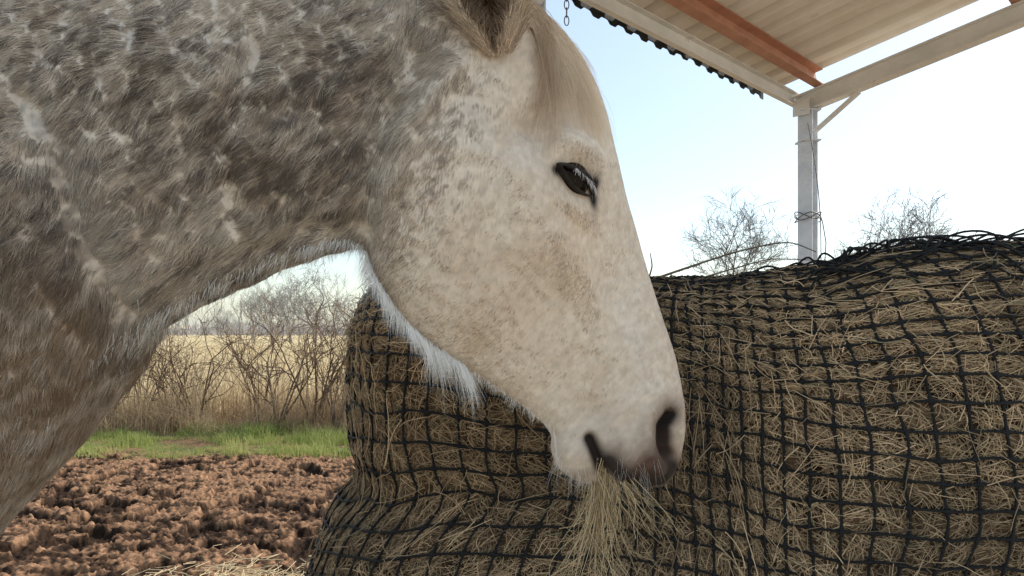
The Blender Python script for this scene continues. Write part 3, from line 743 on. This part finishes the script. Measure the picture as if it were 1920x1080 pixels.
# ---- mane (falls on the far side)
N=7000;u0=r.uniform(-250,930,N);v0=np.interp(u0,[-430,-170,40,500,770,930],[20,-60,-70,-70,-60,-20])+4
P0=W(u0,v0);P0[:,1]+=r.normal(0,.012,N)
L=r.uniform(.05,.16,N)
P=np.zeros((N,6,3));t=np.linspace(0,1,6)
P[...,0]=P0[:,:1]-L[:,None]*.35*t+r.normal(0,.01,(N,1))*t;P[...,1]=P0[:,1:2]+(.12*sm(t,0,.7)*(L/.12)[:,None]);P[...,2]=P0[:,2:3]+.012*np.sin(t*np.pi)-L[:,None]*.9*t**1.6
C=np.array([.45,.40,.35])*r.uniform(.5,1.6,(N,1))
hair('mane',P,.00025*(1-.5*t)[None]*np.ones((N,1)),C,M_fur,horse)
def ear(name,base,tip,wd,open_dir,parent,sg):
    base=np.array(base);tip=np.array(tip);ax=tip-base;L=np.linalg.norm(ax);ax/=L
    od=np.array(open_dir,float);od-=ax*od.dot(ax);od/=np.linalg.norm(od);sd=np.cross(ax,od)
    n1,n2=44,41;t=np.linspace(0,1,n1)
    prof=wd*np.interp(t,[0,.1,.25,.4,.6,.8,.93,1],[.34,.66,.92,1.0,.88,.55,.22,.03])
    opn=np.interp(t,[0,.1,.3,1],[.10,.38,.80,.8])
    R=[]
    for a_,w_,o_ in zip(t,prof,opn):
        an=np.linspace(o_,2*np.pi-o_,n2)
        R.append(base+ax*(a_*L)+od*(np.cos(an)*w_*.8)[:,None]+sd*(np.sin(an)*w_)[:,None]+od*(.10*L*a_**2))
    R=np.array(R);cent=base+ax*(t[:,None]*L)+od*(.10*L*t**2)[:,None]
    inn=cent[:,None]+(R-cent[:,None])*.90
    f1=grid_faces(n1,n2,False)
    V_,f_=join([(R,f1),(inn,f1[:,::-1])])
    rim=[];o=n1*n2
    for i in range(n1-1):
        rim.append([i*n2,(i+1)*n2,(i+1)*n2+o,i*n2+o]);a=i*n2+n2-1;rim.append([a,a+o,a+n2+o,a+n2])
    f_=np.concatenate([f_,np.array(rim)])
    Cc=np.concatenate([np.tile([.42,.34,.28],(n1*n2,1)),np.tile([.05,.035,.03],(n1*n2,1))])
    eo=quadmesh(name,V_,f_,M_coat,parent,True,Cc)
    rr=np.random.default_rng(5);N=12000
    i=rr.integers(0,n1-2,N);j=rr.integers(0,n2,N)
    P0=R[i,j]+rr.normal(0,.001,(N,3));nn=R[i,j]-cent[i];nn/=np.linalg.norm(nn,axis=1,keepdims=True)+1e-9
    ex=np.abs(j-n2/2)/(n2/2)
    dd=ax*.9+nn*.45+rr.normal(0,.28,(N,3));Lh=rr.uniform(.008,.020,N)
    tt_=np.linspace(0,1,4)
    P=P0[:,None]+dd[:,None]*(Lh[:,None]*tt_)[...,None]
    C1=np.where((ex>.8)[:,None],np.array([.80,.65,.50]),np.array([.62,.49,.37]))*rr.uniform(.4,1.3,(N,1))
    N2=4600;i=rr.integers(0,int(n1*.8),N2);j=rr.integers(0,n2,N2)
    Q0=inn[i,j];dd=(cent[i]-Q0);dd/=np.linalg.norm(dd,axis=1,keepdims=True)+1e-9
    dd=dd*.45+ax*.5+od*.55+rr.normal(0,.25,(N2,3));Lh=rr.uniform(.012,.036,N2)
    Q=Q0[:,None]+dd[:,None]*(Lh[:,None]*tt_)[...,None]
    C2=np.array([.19,.13,.09])*rr.uniform(.3,3.0,(N2,1))
    hair(name+'_hair',np.concatenate([P,Q]),.00026*(1-.7*tt_)[None]*np.ones((N+N2,1)),np.concatenate([C1,C2]),M_fur,parent)
pE,nE=locate(934,102)
ear('ear',pE+nE*.003,pE+np.array([-.030,-.070,.165]),.045,(-.15,-1,.1),horse,1)
pF=pE.copy();pF[1]=2*ymid(925)-pE[1]
ear('ear',pF-np.array([.01,.03,.0]),pF+np.array([-.02,.03,.16]),.040,(.6,1,.1),horse,-1)
def eye(pos,nor,sgn):
    nor=nor/np.linalg.norm(nor)
    ax=np.array([math.cos(math.radians(-28)),0,math.sin(math.radians(-28))]);ax-=nor*ax.dot(nor);ax/=np.linalg.norm(ax);up=np.cross(nor,ax)
    if up[2]<0:up=-up
    a=np.linspace(0,np.pi,24)[:,None];b_=np.linspace(0,2*np.pi,32,endpoint=False)[None]
    S_=(nor*np.cos(a)[...,None]+ax*(np.sin(a)*np.cos(b_))[...,None]*1.25+up*(np.sin(a)*np.sin(b_))[...,None])
    ctr=pos-nor*.012
    Vx=ctr+S_*.0245
    quadmesh('eye',Vx,grid_faces(24,32),M_eye,horse)
    hl=.035
    al=np.linspace(-1,1,34)
    def arc(h,skew=0):return (1-np.abs(al)**2.0)**.8*h+skew*al*(1-al**2)
    pr=[]
    for hi,ho in((.0060,.0155),(-.0100,-.0140)):
        rows=[]
        for k,(f1,dep) in enumerate(((0,-.004),(0.0,.0035),(.35,.0060),(.7,.0025),(1.,-.007))):
            hh=arc(hi,.003)*(1-f1)+arc(ho,.003)*f1
            xx=al*hl*(1+.10*f1)
            rr2=np.sqrt(np.clip(1-(np.hypot(xx/1.15,hh)/.036)**2,0.02,1))
            zc=-.012+.0245*rr2+dep
            rows.append(pos+ax*xx[:,None]+up*(hh)[:,None]+nor*zc[:,None])
        pr.append((np.array(rows),grid_faces(5,34,False)))
    Vx,fx=join(pr);quadmesh('eyelid',Vx,fx,M_lid,horse)
    rr=np.random.default_rng(9);N=120;q=rr.uniform(-.7,.7,N)
    hh=(1-np.abs(q)**2)**.8*.0085
    B0=pos+ax*(q*hl)[:,None]+up*hh[:,None]+nor*.0150
    Lh=rr.uniform(.009,.018,N);dd=nor*.55-up*.8+ax*(.25*q-.2)[:,None]+rr.normal(0,.12,(N,3))
    t=np.linspace(0,1,5);P=B0[:,None]+dd[:,None]*(Lh[:,None]*t)[...,None]+up*((Lh[:,None]*.2*t*t))[...,None]
    hair('eyelashes',P,.00018*(1-.6*t)[None]*np.ones((N,1)),np.where(rr.random((N,1))<.7,np.array([.85,.81,.77]),np.array([.08,.06,.05])),M_fur,horse)
pe,ne=locate(1082,338)
eye(pe,ne,1)
pe2=pe.copy();pe2[1]=2*ymid(1070)-pe[1];ne2=ne*np.array([1,-1,1]);eye(pe2,ne2,-1)

# ================================================================= HAY IN MOUTH
pm,nm=locate(1130,864)
r=np.random.default_rng(33);N=220
st=pm+np.array([0,.018,0])+r.normal(0,1,(N,3))*np.array([.005,.008,.008])
q=r.random(N);ang=np.where(q<.50,r.normal(-.06,.06,N),np.where(q<.78,r.normal(.20,.16,N),r.uniform(.3,1.15,N)))
L=r.uniform(.04,.19,N)*np.where(q<.50,1.05,.7)
t=np.linspace(0,1,9)
dx=np.sin(ang);dz=-np.cos(ang)
P=np.zeros((N,9,3));cvv=r.normal(0,.18,N);wv=r.normal(0,.05,N);phs=r.uniform(0,6,N)
P[...,0]=st[:,:1]+(L*dx)[:,None]*t+(cvv*L)[:,None]*t*t+(wv*L)[:,None]*np.sin(t*7+phs[:,None]);P[...,1]=st[:,1:2]+((r.normal(0,.10,N)+.35*np.clip(ang,0,1))*L)[:,None]*t;P[...,2]=st[:,2:3]+(L*dz)[:,None]*t-(np.clip(ang,0,1)*L*.35)[:,None]*t*t
m=r.random((N,1));C=np.array([.26,.19,.10])*(1-m)+np.array([.74,.58,.36])*m
o=hair('hay_wisp',P,.00046*(1-.4*t)[None]*r.uniform(.6,1.4,(N,1)),C,M_straw)
o["label"]="wisp of pale hay stalks hanging from the horse's mouth";o["category"]="hay"
r=np.random.default_rng(44);N=4200
x=r.normal(-1.15,.42,N);y=r.normal(3.72,.24,N);z=ground_h(x,y)+r.uniform(.0,.05,N);an=r.uniform(0,6.28,N);L=r.uniform(.05,.18,N);t=np.linspace(-.5,.5,4)
P=np.stack([x[:,None]+np.cos(an)[:,None]*L[:,None]*t,y[:,None]+np.sin(an)[:,None]*L[:,None]*t,z[:,None]+r.normal(0,.15,(N,1))*L[:,None]*t],-1)
o=hair('scattered_straw',P,.0016,np.array([.78,.63,.40])*r.uniform(.6,1.2,(N,1)),M_straw);o["kind"]="stuff";o["label"]="loose straw scattered on trodden mud";o["category"]="straw"

# ================================================================= WORLD, SUN, CAMERA
EL,AZ=math.radians(41),math.radians(58)
w=bpy.data.worlds.new("World");scene.world=w;w.use_nodes=True
nt=w.node_tree;sk=nt.nodes.new('ShaderNodeTexSky');sk.sky_type='NISHITA';sk.sun_disc=False;sk.sun_elevation=EL;sk.sun_rotation=AZ
sk.air_density=1.0;sk.dust_density=1.0
bg=nt.nodes['Background'];bg.inputs['Strength'].default_value=.15
ad=nt.nodes.new('ShaderNodeVectorMath');ad.operation='ADD'   # thin bright winter haze over the clear-sky model
ad.inputs[1].default_value=(1.85,2.1,1.95)
nt.links.new(sk.outputs[0],ad.inputs[0]);nt.links.new(ad.outputs[0],bg.inputs['Color'])
sd=bpy.data.lights.new('sun','SUN');sd.energy=5;sd.angle=math.radians(.5);sd.color=(1,.93,.82)
so=bpy.data.objects.new('sun',sd);COL.objects.link(so)
dv=Vector((math.sin(AZ)*math.cos(EL),math.cos(AZ)*math.cos(EL),math.sin(EL)))
so.rotation_euler=dv.to_track_quat('Z','Y').to_euler()
cd=bpy.data.cameras.new('camera');cd.sensor_width=36;cd.lens=26.0;cd.shift_y=70/1920;cd.clip_end=3000;cd.clip_start=.02
co=bpy.data.objects.new('camera',cd);co.location=(0,0,H);co.rotation_euler=(math.pi/2,0,0);COL.objects.link(co);scene.camera=co
scene.view_settings.view_transform='Standard';scene.view_settings.look='None';scene.view_settings.exposure=0
print('BUILD',time.time()-T0)
